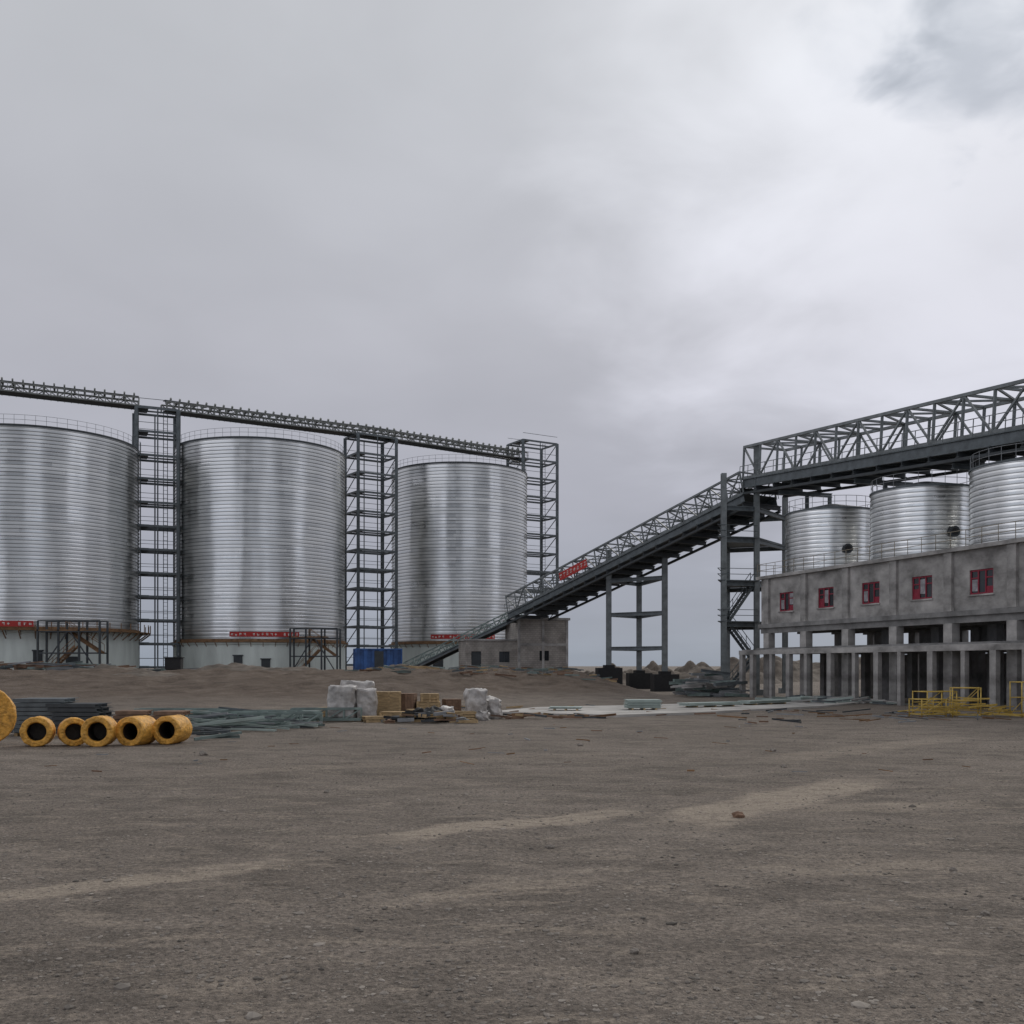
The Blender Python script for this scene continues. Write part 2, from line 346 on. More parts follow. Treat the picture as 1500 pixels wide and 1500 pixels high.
# ---------------------------------------------------------------- silos
def railing(mb,c,R,z,n=56,h=1.1,r=0.035):
    c=V(c)
    for i in range(n):
        t=2*math.pi*i/n;p=c+V((R*math.sin(t),-R*math.cos(t),z));mb.tube(p,p+V((0,0,h)),r,5,cap=False)
    for hh in (h*0.5,h):
        for i in range(n):
            a=2*math.pi*i/n;b=2*math.pi*(i+1)/n
            mb.tube(c+V((R*math.sin(a),-R*math.cos(a),z+hh)),c+V((R*math.sin(b),-R*math.cos(b),z+hh)),r,5,cap=False)
def shell(mb,c,R,z0,z1,nr,lip=0.08,seg=160):
    h=(z1-z0)/nr
    for i in range(nr):
        a=z0+i*h
        mb.rev(c,[(R,a),(R+.008,a+h*0.40),(R-.004,a+h*0.76),(R+lip,a+h*0.82),(R+lip,a+h*0.97),(R,a+h)],seg)
def silo(cx,cy,R,z0,z1,nr,label,doors,ladder,group,rustw=0.0,seed=0.0):
    zb=gh(cx,cy-R)-0.3
    c=(cx,cy,0);fc=math.atan2(-cx,cy)
    e=thing('grain_silo',(cx,cy,zb),label,'silo',group)
    b=MB();b.rev(c,[(R+0.12,zb-0.5),(R+0.12,z0-0.35),(R+0.3,z0-0.3),(R+0.3,z0),(R-0.2,z0)],144);b.obj('concrete_base',M_base,e)
    b=MB();shell(b,c,R,z0,z1,nr);b.obj('steel_shell',galv((z1-z0)/nr,'galvanised_sheet',0.60,seed,.88),e)
    b=MB();b.rev(c,[(R+0.1,z1),(R+0.1,z1+0.25),(R-0.3,z1+0.3),(1.2,z1+1.5),(1.2,z1+1.7),(0,z1+1.8)],96);b.obj('roof',M_steeld,e)
    b=MB();railing(b,c,R-0.1,z1+0.25,64,1.1,0.022);b.obj('railing',M_railg,e)
    b=MB();b.rev(c,[(R+0.13,z0),(R+0.14,z0+0.35),(R+.02,z0+.4)],144);b.obj('starter_ring',M_rust,e)
    b=MB()
    b.rev(c,[(R+0.3,z0-0.06),(R+0.55+rustw,z0-0.06),(R+0.55+rustw,z0+0.06),(R+0.3,z0+0.06)],96)
    for i in range(48):
        t=2*math.pi*i/48;d=V((math.sin(t),-math.cos(t),0))
        b.beam(V(c)+d*(R+0.1)+V((0,0,z0-0.6)),V(c)+d*(R+0.5)+V((0,0,z0-0.08)),0.06)
        if rustw>0.05:
            b.beam(V(c)+d*(R+0.55+rustw)+V((0,0,z0)),V(c)+d*(R+0.55+rustw)+V((0,0,z0+1.0)),0.08)
            b.beam(V(c)+d*(R+0.3)+V((0,0,z0-1.0)),V(c)+d*(R+0.55+rustw)+V((0,0,z0-0.12)),0.1)
    b.obj('service_platform',M_rust,e)
    for (t,w,h,zz) in doors:
        t+=fc
        d=V((math.sin(t),-math.cos(t),0));n=V((math.cos(t),math.sin(t),0));g=gh(cx+d.x*R,cy+d.y*R)
        b=MB();b.fbox(V(c)+d*R,n,d,-w/2,w/2,-0.3,0.2,g+zz,g+zz+h);b.fbox(V(c)+d*R,n,d,-w/2-.12,w/2+.12,-0.3,0.26,g+zz+h,g+zz+h+0.14)
        b.obj('door',M_steeld,e)
    t=ladder+fc;d=V((math.sin(t),-math.cos(t),0));n=V((math.cos(t),math.sin(t),0))
    b=MB()
    for k in (-0.3,0.3): b.beam(V(c)+d*(R+0.3)+n*k+V((0,0,z0)),V(c)+d*(R+0.3)+n*k+V((0,0,z1+1.2)),0.06)
    zz=z0
    while zz<z1: b.beam(V(c)+d*(R+0.3)-n*.3+V((0,0,zz)),V(c)+d*(R+0.3)+n*.3+V((0,0,zz)),0.04); zz+=0.6
    b.obj('ladder',M_steel,e)
    return e
SG='row of large galvanised steel silos'
S1=(-59.0,128.0,11.6);S2=(-34.3,140.0,11.25);S3=(-8.4,164.0,10.75)
silo(*S1,6.7,29.9,54,'large galvanised spiral silo with rusty plank platform round its base',[(0.30,1.2,2.2,0),(-0.02,1.0,1.2,1.8)],1.35,SG,0.9,1.0)
silo(*S2,5.6,31.2,56,'large galvanised silo with pale concrete base and red banner',[(-0.25,1.1,1.1,1.2),(0.05,1.1,2.0,0)],-1.3,SG,0.0,4.0)
silo(*S3,5.9,32.9,54,'large galvanised silo behind a brick transfer building',[(-0.3,1.6,2.4,0)],-1.2,SG,0.0,7.0)

def banner_curved(S,a0,a1,z0,z1,label,off=.35):
    cx,cy,R=S;R=R+off;fc=math.atan2(-cx,cy);a0+=fc;a1+=fc
    e=thing('banner',(cx+R*math.sin((a0+a1)/2),cy-R*math.cos((a0+a1)/2),z0),label,'banner','red slogan banners')
    b=MB();b.rev((cx,cy,0),[(R,z0),(R,z1)],24,a0,a1);b.rev((cx,cy,0),[(R-0.02,z1),(R-0.02,z0)],24,a0,a1);b.obj('cloth',M_red,e)
    b=MB();n=int((a1-a0)*R/0.55);rn=random.Random(3)
    for i in range(n):
        if i%7 in (4,): continue
        t=a0+(a1-a0)*(i+0.6)/(n+0.2);d=V((math.sin(t),-math.cos(t),0));k=V((math.cos(t),math.sin(t),0));O=V((cx,cy,0))+d*(R+0.02)
        zc=(z0+z1)/2;s=(z1-z0)*0.25
        for q in range(rn.randint(2,3)):
            zz=zc+s*rn.uniform(-1,1);b.fbox(O,k,d,-s*rn.uniform(.6,1),s*rn.uniform(.6,1),0,0.015,zz-.025,zz+.025)
        for q in range(rn.randint(1,2)):
            xx=s*rn.uniform(-.8,.8);b.fbox(O,k,d,xx-.025,xx+.025,0.003,0.018,zc-s,zc+s*rn.uniform(.3,1))
    b.obj('lettering',M_white,e)
banner_curved(S1,-0.70,-0.05,7.0,7.65,'long red slogan banner with white characters tied to platform rail',1.55)
banner_curved(S2,-0.34,0.42,6.25,6.85,'long red slogan banner with white characters on silo')
banner_curved(S3,-0.40,0.50,6.6,7.25,'long red slogan banner with white characters on silo')

# ---------------------------------------------------------------- lattice towers
def tower(cx,cy,w,dp,rz,ztop,levels,label,leg=0.42):
    zb=gh(cx,cy)-0.2
    e=thing('steel_lattice_tower',(cx,cy,zb),label,'steel tower','steel framed towers between silos')
    d=V((math.cos(rz),math.sin(rz),0));n=V((-math.sin(rz),math.cos(rz),0));C=V((cx,cy,0))
    cs=[C+d*a*w/2+n*b*dp/2 for a,b in ((-1,-1),(1,-1),(1,1),(-1,1))]
    for p in cs:
        b=MB();b.ibeam(p+V((0,0,zb)),p+V((0,0,ztop)),leg);b.box((p.x,p.y,zb+0.3),(0.7,0.7,0.6),rz);b.obj('leg',M_steel,e)
    for (a,b_) in ((0,1),(2,3)):
        p=cs[a].lerp(cs[b_],.5);b=MB();b.beam(p+V((0,0,zb)),p+V((0,0,ztop)),.14);b.obj('post',M_steel,e)
    L=[zb+1.6+(ztop-zb-1.6)*i/levels for i in range(levels+1)]
    for i,z in enumerate(L):
        b=MB()
        for k in range(4): b.beam(cs[k]+V((0,0,z)),cs[(k+1)%4]+V((0,0,z)),0.16,0.28)
        b.beam(C-d*w/2+V((0,0,z)),C+d*w/2+V((0,0,z)),0.12,0.2)
        b.fbox(C,d,n,-w/2*0.95,-w*0.2,-dp/2*.9,dp/2*.9,z+.15,z+.19)
        b.beam(cs[0]+V((0,0,z+1.15)),cs[1]+V((0,0,z+1.15)),0.06)
        b.beam(cs[3]+V((0,0,z+1.15)),cs[2]+V((0,0,z+1.15)),0.05)
        b.obj('landing',M_steel,e)
        if i<levels:
            h=L[i+1]-z
            b=MB();b.beam(cs[3]+V((0,0,z)),cs[0]+V((0,0,z+h)),.10);b.obj('brace',M_steel,e)
            b=MB();b.beam(cs[1]+V((0,0,z+h)),cs[2]+V((0,0,z)),.10);b.obj('brace',M_steel,e)
    b=MB();q=C-n*dp*.3+d*w*.2
    for k in (-.25,.25): b.beam(q+d*k+V((0,0,zb+.3)),q+d*k+V((0,0,ztop)),.07)
    z=zb+.5
    while z<ztop: b.beam(q-d*.25+V((0,0,z)),q+d*.25+V((0,0,z)),.04);z+=.5
    b.obj('ladder',M_steeld,e)
    return e
tower(-46.3,133.3,5.1,4.0,0.42,35.6,11,'tall dark steel tower with stacked landings between two silos')
tower(-20.9,151.5,6.2,4.4,0.60,36.2,12,'tall dark steel tower with stacked landings between two silos')
tower(3.4,170.5,6.7,4.8,0.55,39.4,12,'tall dark steel tower rising beside the last silo',0.48)

# ---------------------------------------------------------------- bridges
def bridge(name,label,cat,p0,p1,width,ht,bay,girder,chord=0.2,web=0.12,m=M_steel,idl=0,rail=False,fb=True,top=True,group=None,over=.4,fbh=.4,soffit=False):
    p0=V(p0);p1=V(p1);a=p1-p0;L=a.length;ax=a/L;hz=V((ax.x,ax.y,0)).normalized();sd=V((-hz.y,hz.x,0));up=sd.cross(ax)*-1
    if up.z<0: up=-up
    e=thing(name,p0,label,cat,group)
    nb=max(2,round(L/bay))
    for k in (-1,1):
        o=sd*k*width/2
        if girder>0:
            b=MB();b.ibeam(p0+o-up*girder/2,p1+o-up*girder/2,0.3,girder,0.1);b.obj('girder',M_steel,e)
        b=MB()
        b.beam(p0+o+up*chord/2,p1+o+up*chord/2,chord);b.beam(p0+o+up*ht,p1+o+up*ht,chord)
        for i in range(nb+1):
            c=p0+a*(i/nb)+o;b.beam(c,c+up*ht,web*1.3)
            if i<nb:
                c2=p0+a*((i+1)/nb)+o
                if i%2: b.beam(c,c2+up*ht,web)
                else: b.beam(c+up*ht,c2,web)
        b.obj('side_truss',m,e)
    b=MB();b.beam(p0+up*0.08,p1+up*0.08,width*0.96,0.06);b.obj('deck',M_steeld,e)
    if soffit:
        for k in (-1,1):
            b=MB();q=sd*k*(width/2+over*.5)-up*(girder+fbh+.11);b.beam(p0+q,p1+q,.25,.2);b.obj('lower_stringer',M_steeld,e)
    if top:
        b=MB()
        for i in range(nb+1):
            c=p0+a*(i/nb)+up*(ht+0.02);b.beam(c-sd*width/2,c+sd*width/2,web*1.2)
            if i<nb:
                c2=p0+a*((i+1)/nb)+up*(ht+0.02);k=1 if i%2 else -1
                b.beam(c-sd*k*width/2,c2+sd*k*width/2,web)
        b.obj('top_bracing',m,e)
    if fb:
        for i in range(nb+1):
            b=MB();c=p0+a*(i/nb)-up*(girder+fbh/2)
            b.ibeam(c-sd*(width/2+over),c+sd*(width/2+over),0.28,fbh);b.obj('floor_beam',M_steeld,e)
    if rail:
        b=MB()
        for k in (-1,1):
            o=sd*k*(width/2+0.35)
            for hh in (0.6,1.1): b.beam(p0+o+up*hh,p1+o+up*hh,0.05)
            for i in range(nb*2+1):
                c=p0+a*(i/(nb*2))+o;b.beam(c,c+up*1.1,0.05)
        b.obj('handrail',m,e)
    if idl:
        b=MB();b.beam(p0+up*(ht+0.35),p1+up*(ht+0.35),width*0.4,0.05);b.obj('belt',M_black,e)
        n=int(L/idl)
        for i in range(n):
            c=p0+a*((i+0.5)/n)+up*ht;b=MB()
            for k in (-1,1):
                b.beam(c+sd*k*width*.28,c+sd*k*width*.5+up*0.5,0.2,0.26)
            b.beam(c-sd*width*.3+up*.22,c+sd*width*.3+up*.22,0.24,0.24)
            b.obj('idler_roller',M_belt,e)
    return e
T1=V((-46.3,133.3,0));T2=V((-20.9,151.5,0));T3=V((3.4,170.5,0))
def at(v,z): return V((v.x,v.y,z))
CG='roof conveyor bridges linking the silos'
dl=(V((S1[0],S1[1],0))-T1).normalized()
bridge('conveyor_bridge','slim roof conveyor with roller brackets running onto tower','conveyor bridge',at(T1+dl*42,36.8),at(T1+dl*2.2,35.9),2.2,1.1,1.6,0,0.16,0.1,M_belt,1.15,True,False,False,group=CG)
u=(T2-T1).normalized()
bridge('conveyor_bridge','slim roof conveyor with roller brackets above middle silo','conveyor bridge',at(T1+u*1.0,35.8),at(T2-u*2,36.3),2.2,1.1,1.6,0,0.16,0.1,M_belt,1.15,True,False,False,group=CG)
u=(T3-T2).normalized()
bridge('conveyor_bridge','slim roof conveyor with roller brackets ending at open tower','conveyor bridge',at(T2-u*1.9,36.3),at(T3-u*2,36.5),2.2,1.1,1.6,0,0.16,0.1,M_belt,1.15,True,False,False,group=CG)

A=V((20.7,85.0,0));D=V((0.32,-0.947,0)).normalized();Nn=V((0.947,0.32,0)).normalized()
def F(s,t,z): return A+D*s+Nn*t+V((0,0,z))
GT=4.5
zg=lambda s:19.3-0.075*(s+8.5)
bridge('conveyor_gallery','dark steel truss gallery running over the small silos','conveyor gallery',F(-6.8,GT,zg(-6.8)+0.2),F(36,GT,zg(36)+0.2),4.2,2.85,2.7,0.8,0.22,0.13,M_steell,0,True,over=.3,fbh=.4,soffit=True)
P0=V((22.5,92.9,17.95));P1=V((1.25,125,8.9))
bridge('inclined_conveyor_gallery','inclined steel truss conveyor rising from brick building to tower','conveyor gallery',P1,P0,4.2,2.1,2.0,0.75,0.18,0.11,M_steell,0,True,over=.35,fbh=.4,soffit=True)
bridge('loading_conveyor','low inclined conveyor running down beside silo base','conveyor',(-13.4,134,2.0),(1.0,128.2,8.7),2.0,1.0,1.6,0.4,0.14,0.1,M_green,0,False,False,False)
a=(P0-P1);L=a.length;ax=a/L;hz=V((ax.x,ax.y,0)).normalized();nr=V((-hz.y,hz.x,0))
if nr.y>0: nr=-nr
c0=P1+a*0.29+nr*2.55;c1=P1+a*0.42+nr*2.55
e=thing('banner',c0,'red banner with white characters tied to sloping gallery','banner','red slogan banners')
b=MB();b.beam(c0+V((0,0,0.95)),c1+V((0,0,0.95)),0.03,0.9);b.obj('cloth',M_red,e)
b=MB();rn=random.Random(5)
for i in range(8):
    c=c0+(c1-c0)*((i+0.5)/8)+nr*0.03+V((0,0,0.95))
    for q in range(3):
        zz=rn.uniform(-.22,.22);b.beam(c-hz*.18+V((0,0,zz)),c+hz*.18+V((0,0,zz+.08)),0.02,0.035)
    b.beam(c+V((0,0,-.22)),c+V((0,0,.22)),0.03,0.035)
b.obj('lettering',M_white,e)

e=thing('conveyor_trestle',(11.5,110,gh(11.5,110)),'three legged steel trestle on black blocks carrying sloping conveyor','steel trestle')
legs=[(10.3,109.0,14.9),(14.1,113.6,13.4),(15.6,104.6,13.6)]
for (x,y,zt) in legs:
    b=MB();b.ibeam((x,y,gh(x,y)+0.9),(x,y,zt),0.55);b.obj('leg',M_steell,e)
    g=gh(x,y);b=MB();b.box((x,y,g+0.7),(2.6,1.8,2.1),0.1);b.box((x,y,g+1.9),(1.1,1.0,0.3),0.1);b.obj('footing',M_black,e)
lp=[V(l) for l in legs]
for z in (4.4,8.0,11.6):
    b=MB()
    for i in range(3):
        p=at(lp[i],z);q=at(lp[(i+1)%3],z);b.ibeam(p,q,0.28,0.4)
    b.obj('cross_beam',M_steel,e)

e=thing('gallery_support_tower',(21.5,93,0),'open steel support tower with landings where galleries meet','steel tower')
cs=[V((18.5,89.5,0)),V((21.6,90.4,0)),V((25.6,96.0,0)),V((20.6,98.0,0))]
tops=[19.4,22.2,18.5,18.5]
for p,zt in zip(cs,tops):
    b=MB();b.ibeam(p+V((0,0,-.1)),at(p,zt),0.45);b.box((p.x,p.y,0.2),(1,1,.6));b.obj('leg',M_steell,e)
for z in (6.2,9.8,13.6,16.4):
    b=MB()
    for k in range(4): b.ibeam(at(cs[k],z),at(cs[(k+1)%4],z),0.22,0.4)
    if z<16:
        b.hexa([at(p,z+0.22) for p in (cs[0]-V((.6,.4,0)),cs[1]-V((0,.4,0)),cs[2],cs[3])]+[at(p,z+0.3) for p in (cs[0]-V((.6,.4,0)),cs[1]-V((0,.4,0)),cs[2],cs[3])])
        for hh in (0.8,1.3):
            b.beam(at(cs[0]-V((.6,.4,0)),z+hh),at(cs[1]-V((0,.4,0)),z+hh),0.05)
            b.beam(at(cs[0]-V((.6,.4,0)),z+hh),at(cs[3],z+hh),0.05)
    b.obj('landing',M_steel,e)
for (z0,z1,f) in ((0.2,3.2,0),(3.2,6.4,1),(6.4,9.9,0)):
    b=MB();p=V((18.9,90.4,z0));q=V((21.4,91.0,z1))
    if f: p,q=V((21.4,91.0,z0)),V((18.9,90.4,z1))
    b.stairs(p,q,0.9);b.obj('stair_flight',M_steel,e)

# ---------------------------------------------------------------- concrete building with windows
def wallo(b,O,d,n,s0,s1,t0,t1,z0,z1,ops):
    cur=s0
    for (a0,a1,b0,b1) in sorted(ops):
        b.fbox(O,d,n,cur,a0,t0,t1,z0,z1)
        b.fbox(O,d,n,a0,a1,t0,t1,z0,b0);b.fbox(O,d,n,a0,a1,t0,t1,b1,z1);cur=a1
    b.fbox(O,d,n,cur,s1,t0,t1,z0,z1)
e=thing('concrete_silo_house',A,'unfinished grey concrete building on open columns with red windows','building')
LEN=42.3;DEP=10.6;WZ=6.95;WB=6.0
wins=[(3.6+5.15*k) for k in range(8)]
cols=[1.0+5.15*k for k in range(9)]
b=MB();ops=[(w-0.95,w+0.95,WZ,WZ+1.5) for w in wins if w+1<LEN]
wallo(b,A,D,Nn,0,LEN,0.0,0.3,WB,9.7,ops)
b.fbox(A,D,Nn,0,LEN,DEP-.3,DEP,WB,9.7)
b.fbox(A,D,Nn,0,0.3,0.3,DEP-.3,WB,9.7);b.fbox(A,D,Nn,LEN-.3,LEN,0.3,DEP-.3,WB,9.7)
b.obj('wall',M_conc,e)
b=MB();b.fbox(A,D,Nn,-0.3,LEN+.3,-0.35,DEP+.35,9.705,9.95);b.obj('roof_slab',M_conc,e)
for s in cols:
    b=MB();b.fbox(A,D,Nn,s-.34,s+.34,-0.22,-0.003,WB+.01,9.69);b.obj('pilaster',M_conc,e)
b=MB();b.fbox(A,D,Nn,-0.1,LEN,-0.26,DEP,5.68,5.995)
for t in (0.1,3.6,7.0,DEP-.4): b.fbox(A,D,Nn,0,LEN,t-.15,t+.2,5.25,5.677)
b.obj('floor_slab',M_concs,e)
for s in cols:
    for ti,t in enumerate((0.1,3.6,7.0,DEP-.3)):
        b=MB();O=A+D*s+Nn*t;b.fbox(O,D,Nn,-.38,.38,-.3,.3,-0.2,5.25)
        b.obj('column',M_conc if ti==0 else M_concs,e)  # rows behind the front take the darker concrete, shade painted in
for t in (0.1,3.6,7.0,DEP-.3):
    b=MB();b.fbox(A,D,Nn,-0.4,LEN,t-.34,t+.34,3.55,4.05);b.obj('tie_beam',M_concs,e)
b=MB();b.fbox(A,D,Nn,-0.3,LEN,.45,3.2,3.80,4.0);b.obj('walkway_slab',M_concs,e)
for k,s in enumerate(cols[:-1]):
    if k in (0,2,3,5,7):
        b=MB();b.fbox(A,D,Nn,s+.43,s+4.72,DEP-.5,DEP-.25,-.2,3.5);b.obj('rear_shade_wall',M_concs,e)  # wall added to make the bays look dark behind the columns
    if k in (3,):
        b=MB();b.fbox(A,D,Nn,s+.43,s+2.6,6.9,7.15,4.06,5.24);b.obj('rear_shade_wall',M_concs,e)
for s in cols[:-1]:
    for t in (3.6,):
        b=MB();O=A+D*(s+2.575)+Nn*t;b.fbox(O,D,Nn,-.25,.25,-.25,.25,-0.2,3.547);b.obj('column',M_concs,e)
# slim square frame standing in front of the columns
b=MB();b.fbox(A,D,Nn,-0.9,LEN,-1.6,-1.25,3.50,3.85)
for s in cols: b.fbox(A,D,Nn,s-.15,s+.15,-1.247,-0.25,3.53,3.82)
for s in (-.6,): b.fbox(A,D,Nn,s-.15,s+.15,-1.247,0.6,3.53,3.82)
b.fbox(A,D,Nn,-0.9,LEN,-1.24,-0.72,3.83,3.90)
b.obj('front_beam',M_conc,e)
fr=[]
for k,s in enumerate([-.6]+cols):
    fr.append((s,.24))
    if k>0 and s+2.575<LEN: fr.append((s+2.3+(.5 if k%2 else 0),.17))
for s,hw in fr:
    O=A+D*s+Nn*(-1.42)
    b=MB();b.fbox(O,D,Nn,-hw,hw,-.17,.16,-.2,3.497)
    b.obj('short_column',M_conc,e)
for i,w in enumerate(wins):
    if w+1>LEN: continue
    O=A+D*w+V((0,0,WZ))
    b=MB()
    b.fbox(O,D,Nn,-.95,.95,0.06,0.16,0.0,0.10);b.fbox(O,D,Nn,-.95,.95,0.06,0.16,1.40,1.5)
    for x in (-.95,-.36,.24,.85): b.fbox(O,D,Nn,x,x+.10,0.062,0.158,0.10,1.40)
    b.fbox(O,D,Nn,-.85,-.36,0.065,0.155,0.95,1.03);b.fbox(O,D,Nn,.34,.85,0.065,0.155,0.95,1.03)
    if i%2: b.fbox(O,D,Nn,-.85,-.36,0.09,0.105,0.10,0.7)
    else: b.fbox(O,D,Nn,.34,.85,0.09,0.105,0.10,0.45)
    win=b.obj('window',M_redf,e)
    b=MB();b.fbox(O,D,Nn,-.85,.85,0.11,0.13,0.10,1.40);b.obj('glass_pane',M_glass,win)
    b=MB();(b.fbox(O,D,Nn,-.26,.24,0.095,0.107,0.35,1.3) if i%2 else b.fbox(O,D,Nn,-.84,-.37,0.095,0.107,0.2,0.9));b.obj('pale_pane',M_glassp,win)
    if i==0:
        b=MB();b.fbox(O,D,Nn,.35,.84,0.08,0.088,0.5,1.39);b.obj('pale_pane',M_glassp,win)
    b=MB();b.fbox(O,D,Nn,-1.05,1.05,-.1,0.05,-0.1,-0.004);b.obj('window_sill',M_conc,win)
b=MB()
s=-0.2
while s<LEN:
    b.tube(F(s,-.25,9.95),F(s,-.25,10.95),0.022,5);s+=1.3
for z in (10.45,10.95): b.tube(F(-.2,-.25,z),F(LEN,-.25,z),0.022,5)
t=0
while t<DEP: b.tube(F(-.2,t,9.95),F(-.2,t,10.95),0.022,5);t+=1.3
for z in (10.45,10.95): b.tube(F(-.2,-.25,z),F(-.2,DEP,z),0.022,5)
b.obj('railing',M_rail,e)

galv_s=galv(0.327,'galvanised_sheet_bright',0.76,2.0,.95)
for s,holes in ((3.3,(0.32,)),(14.0,(0.53,)),(23.7,()),(33.8,())):
    c=F(s,GT,0);R=3.62;z0,z1=9.96,14.86;fc=math.atan2(-c.x,c.y)
    e=thing('hopper_silo',F(s,GT,9.96),'small bright galvanised silo standing on concrete roof','silo','small galvanised silos on the roof')
    cc=(c.x,c.y,0)
    b=MB();shell(b,cc,R,z0,z1,15,0.035,96);b.obj('steel_shell',galv_s,e)
    b=MB();b.rev(cc,[(R+.08,z1),(R+.08,z1+.12),(R-.1,z1+.16),(0.6,z1+0.8),(0,z1+0.9)],72);b.obj('roof',M_steel,e)
    b=MB();railing(b,cc,R-.05,z1+.12,26,0.9,0.02);b.obj('railing',M_railg,e)
    for hx in holes:
        t=hx+fc;d=V((math.sin(t),-math.cos(t),0));O=V(cc)+d*(R-.05)+V((0,0,11.7))
        b=MB();b.tube(O,O+d*0.25,0.30,20);b.tube(O+d*.25,O+d*.3,0.38,20);b.obj('manhole',M_steeld,e)
        b=MB();b.tube(O+d*.3,O+d*.33,0.24,16);b.obj('manhole_cover',M_black,e)
for s in (-1.4,8.7,18.9,28.8):
    e=thing('portal_frame',F(s,GT+2.2,9.96),'steel post frame carrying gallery above concrete roof','steel frame','post frames on the roof')
    for k in (0.9,3.2):
        b=MB();b.ibeam(F(s,GT+k,9.96),F(s,GT+k,zg(s)-1.6),0.28);b.obj('leg',M_steel,e)
    b=MB();b.ibeam(F(s,GT-1.9,zg(s)-1.42),F(s,GT+3.4,zg(s)-1.42),0.25,0.35);b.obj('cross_beam',M_steel,e)

# ---------------------------------------------------------------- brick transfer building
rz=0.22;bd=V((math.cos(rz),math.sin(rz),0));bn=V((-math.sin(rz),math.cos(rz),0));O=V((0.7,123.5,0))
e=thing('brick_transfer_house',O+V((0,0,1.4)),'grey brick transfer house below the sloping conveyor','building')
b=MB()
wallo(b,O,bd,bn,0,6.3,0,.3,0.6,8.1,[(2.7,3.9,3.2,4.4)])
b.fbox(O,bd,bn,0,.3,.3,7.2,.6,8.1);b.fbox(O,bd,bn,6,6.3,.3,7.2,.6,8.1);b.fbox(O,bd,bn,0.3,6,6.9,7.2,.6,8.1)
wallo(b,O,bd,bn,-6.2,-.003,.5,.8,.6,5.6,[(-5.6,-4.4,2.4,4.3),(-2.2,-.9,3.0,4.3)])
b.fbox(O,bd,bn,-6.2,-5.9,.8,6,.6,5.6);b.fbox(O,bd,bn,-5.9,-.003,5.7,6,.6,5.6)
b.obj('wall',M_brick,e)
b=MB();b.fbox(O,bd,bn,-.2,6.5,-.25,7.4,8.105,8.4);b.fbox(O,bd,bn,-6.4,-.01,.3,6.2,5.605,5.8)
for s in (0,3.0,6.0): b.fbox(O,bd,bn,s,s+.3,-.06,-.003,.6,8.09)
b.fbox(O,bd,bn,.31,5.99,-.05,-.004,5.0,5.3)
b.obj('concrete_frame',M_conc,e)
for (s0,s1,t,z0,z1) in ((2.7,3.9,.2,3.2,4.4),(-2.2,-.9,.7,3.0,4.3)):
    b=MB();b.fbox(O,bd,bn,s0,s1,t-.02,t,z0,z1);w=b.obj('window',M_glass,e)
    b=MB();b.fbox(O,bd,bn,s0,s0+.08,t-.1,t-.03,z0,z1);b.fbox(O,bd,bn,s1-.08,s1,t-.1,t-.03,z0,z1);b.fbox(O,bd,bn,(s0+s1)/2-.04,(s0+s1)/2+.04,t-.1,t-.03,z0,z1);b.obj('frame',M_steeld,w)
b=MB();b.fbox(O,bd,bn,-5.6,-4.4,.65,.7,2.0,4.3);b.obj('door',M_steeld,e)

# ---------------------------------------------------------------- scaffolds at silo bases
def scaffold(x0,x1,y,yd,zt,label):
    zb=gh((x0+x1)/2,y)
    e=thing('stair_scaffold',((x0+x1)/2,y,zb),label,'scaffold','stair scaffolds at silo bases')
    n=4
    for i in range(n):
        for yy in (y,y+yd):
            x=x0+(x1-x0)*i/(n-1);b=MB();b.beam((x,yy,gh(x,yy)-.1),(x,yy,zt+1.0),0.2);b.obj('post',M_steeld,e)
    b=MB();b.fbox((x0,y,0),(1,0,0),(0,1,0),-.3,(x1-x0)*0.75,-.1,yd+.1,zt-.12,zt);b.obj('platform',M_rust,e)
    b=MB()
    for z in ((zb+zt)/2,zt-.2,zt+1.0):
        b.beam((x0,y,z),(x1,y,z),0.14);b.beam((x0,y+yd,z),(x1,y+yd,z),0.14)
    b.beam((x0,y,zb+.2),((x0+x1)/2,y,zt),0.12);b.beam((x1,y,zb+.2),((x0+x1)/2,y,zt),0.12)
    b.obj('bracing',M_steeld,e)
    b=MB();b.stairs((x0+.4,y+yd*.3,zb),((x0+x1)/2+.6,y+yd*.3,(zb+zt)/2+.8),1.0);b.obj('stair_flight',M_rust,e)
    b=MB();b.stairs((x1-.3,y+yd*.7,(zb+zt)/2),((x0+x1)/2-.8,y+yd*.7,zt),1.0);b.obj('stair_flight',M_rust,e)
scaffold(-52.8,-45.9,114.0,2.2,6.6,'dark steel scaffold with rusty stairs at silo base')
scaffold(-27.4,-21.6,126.5,2.2,6.2,'dark steel scaffold with rusty stairs at silo base')

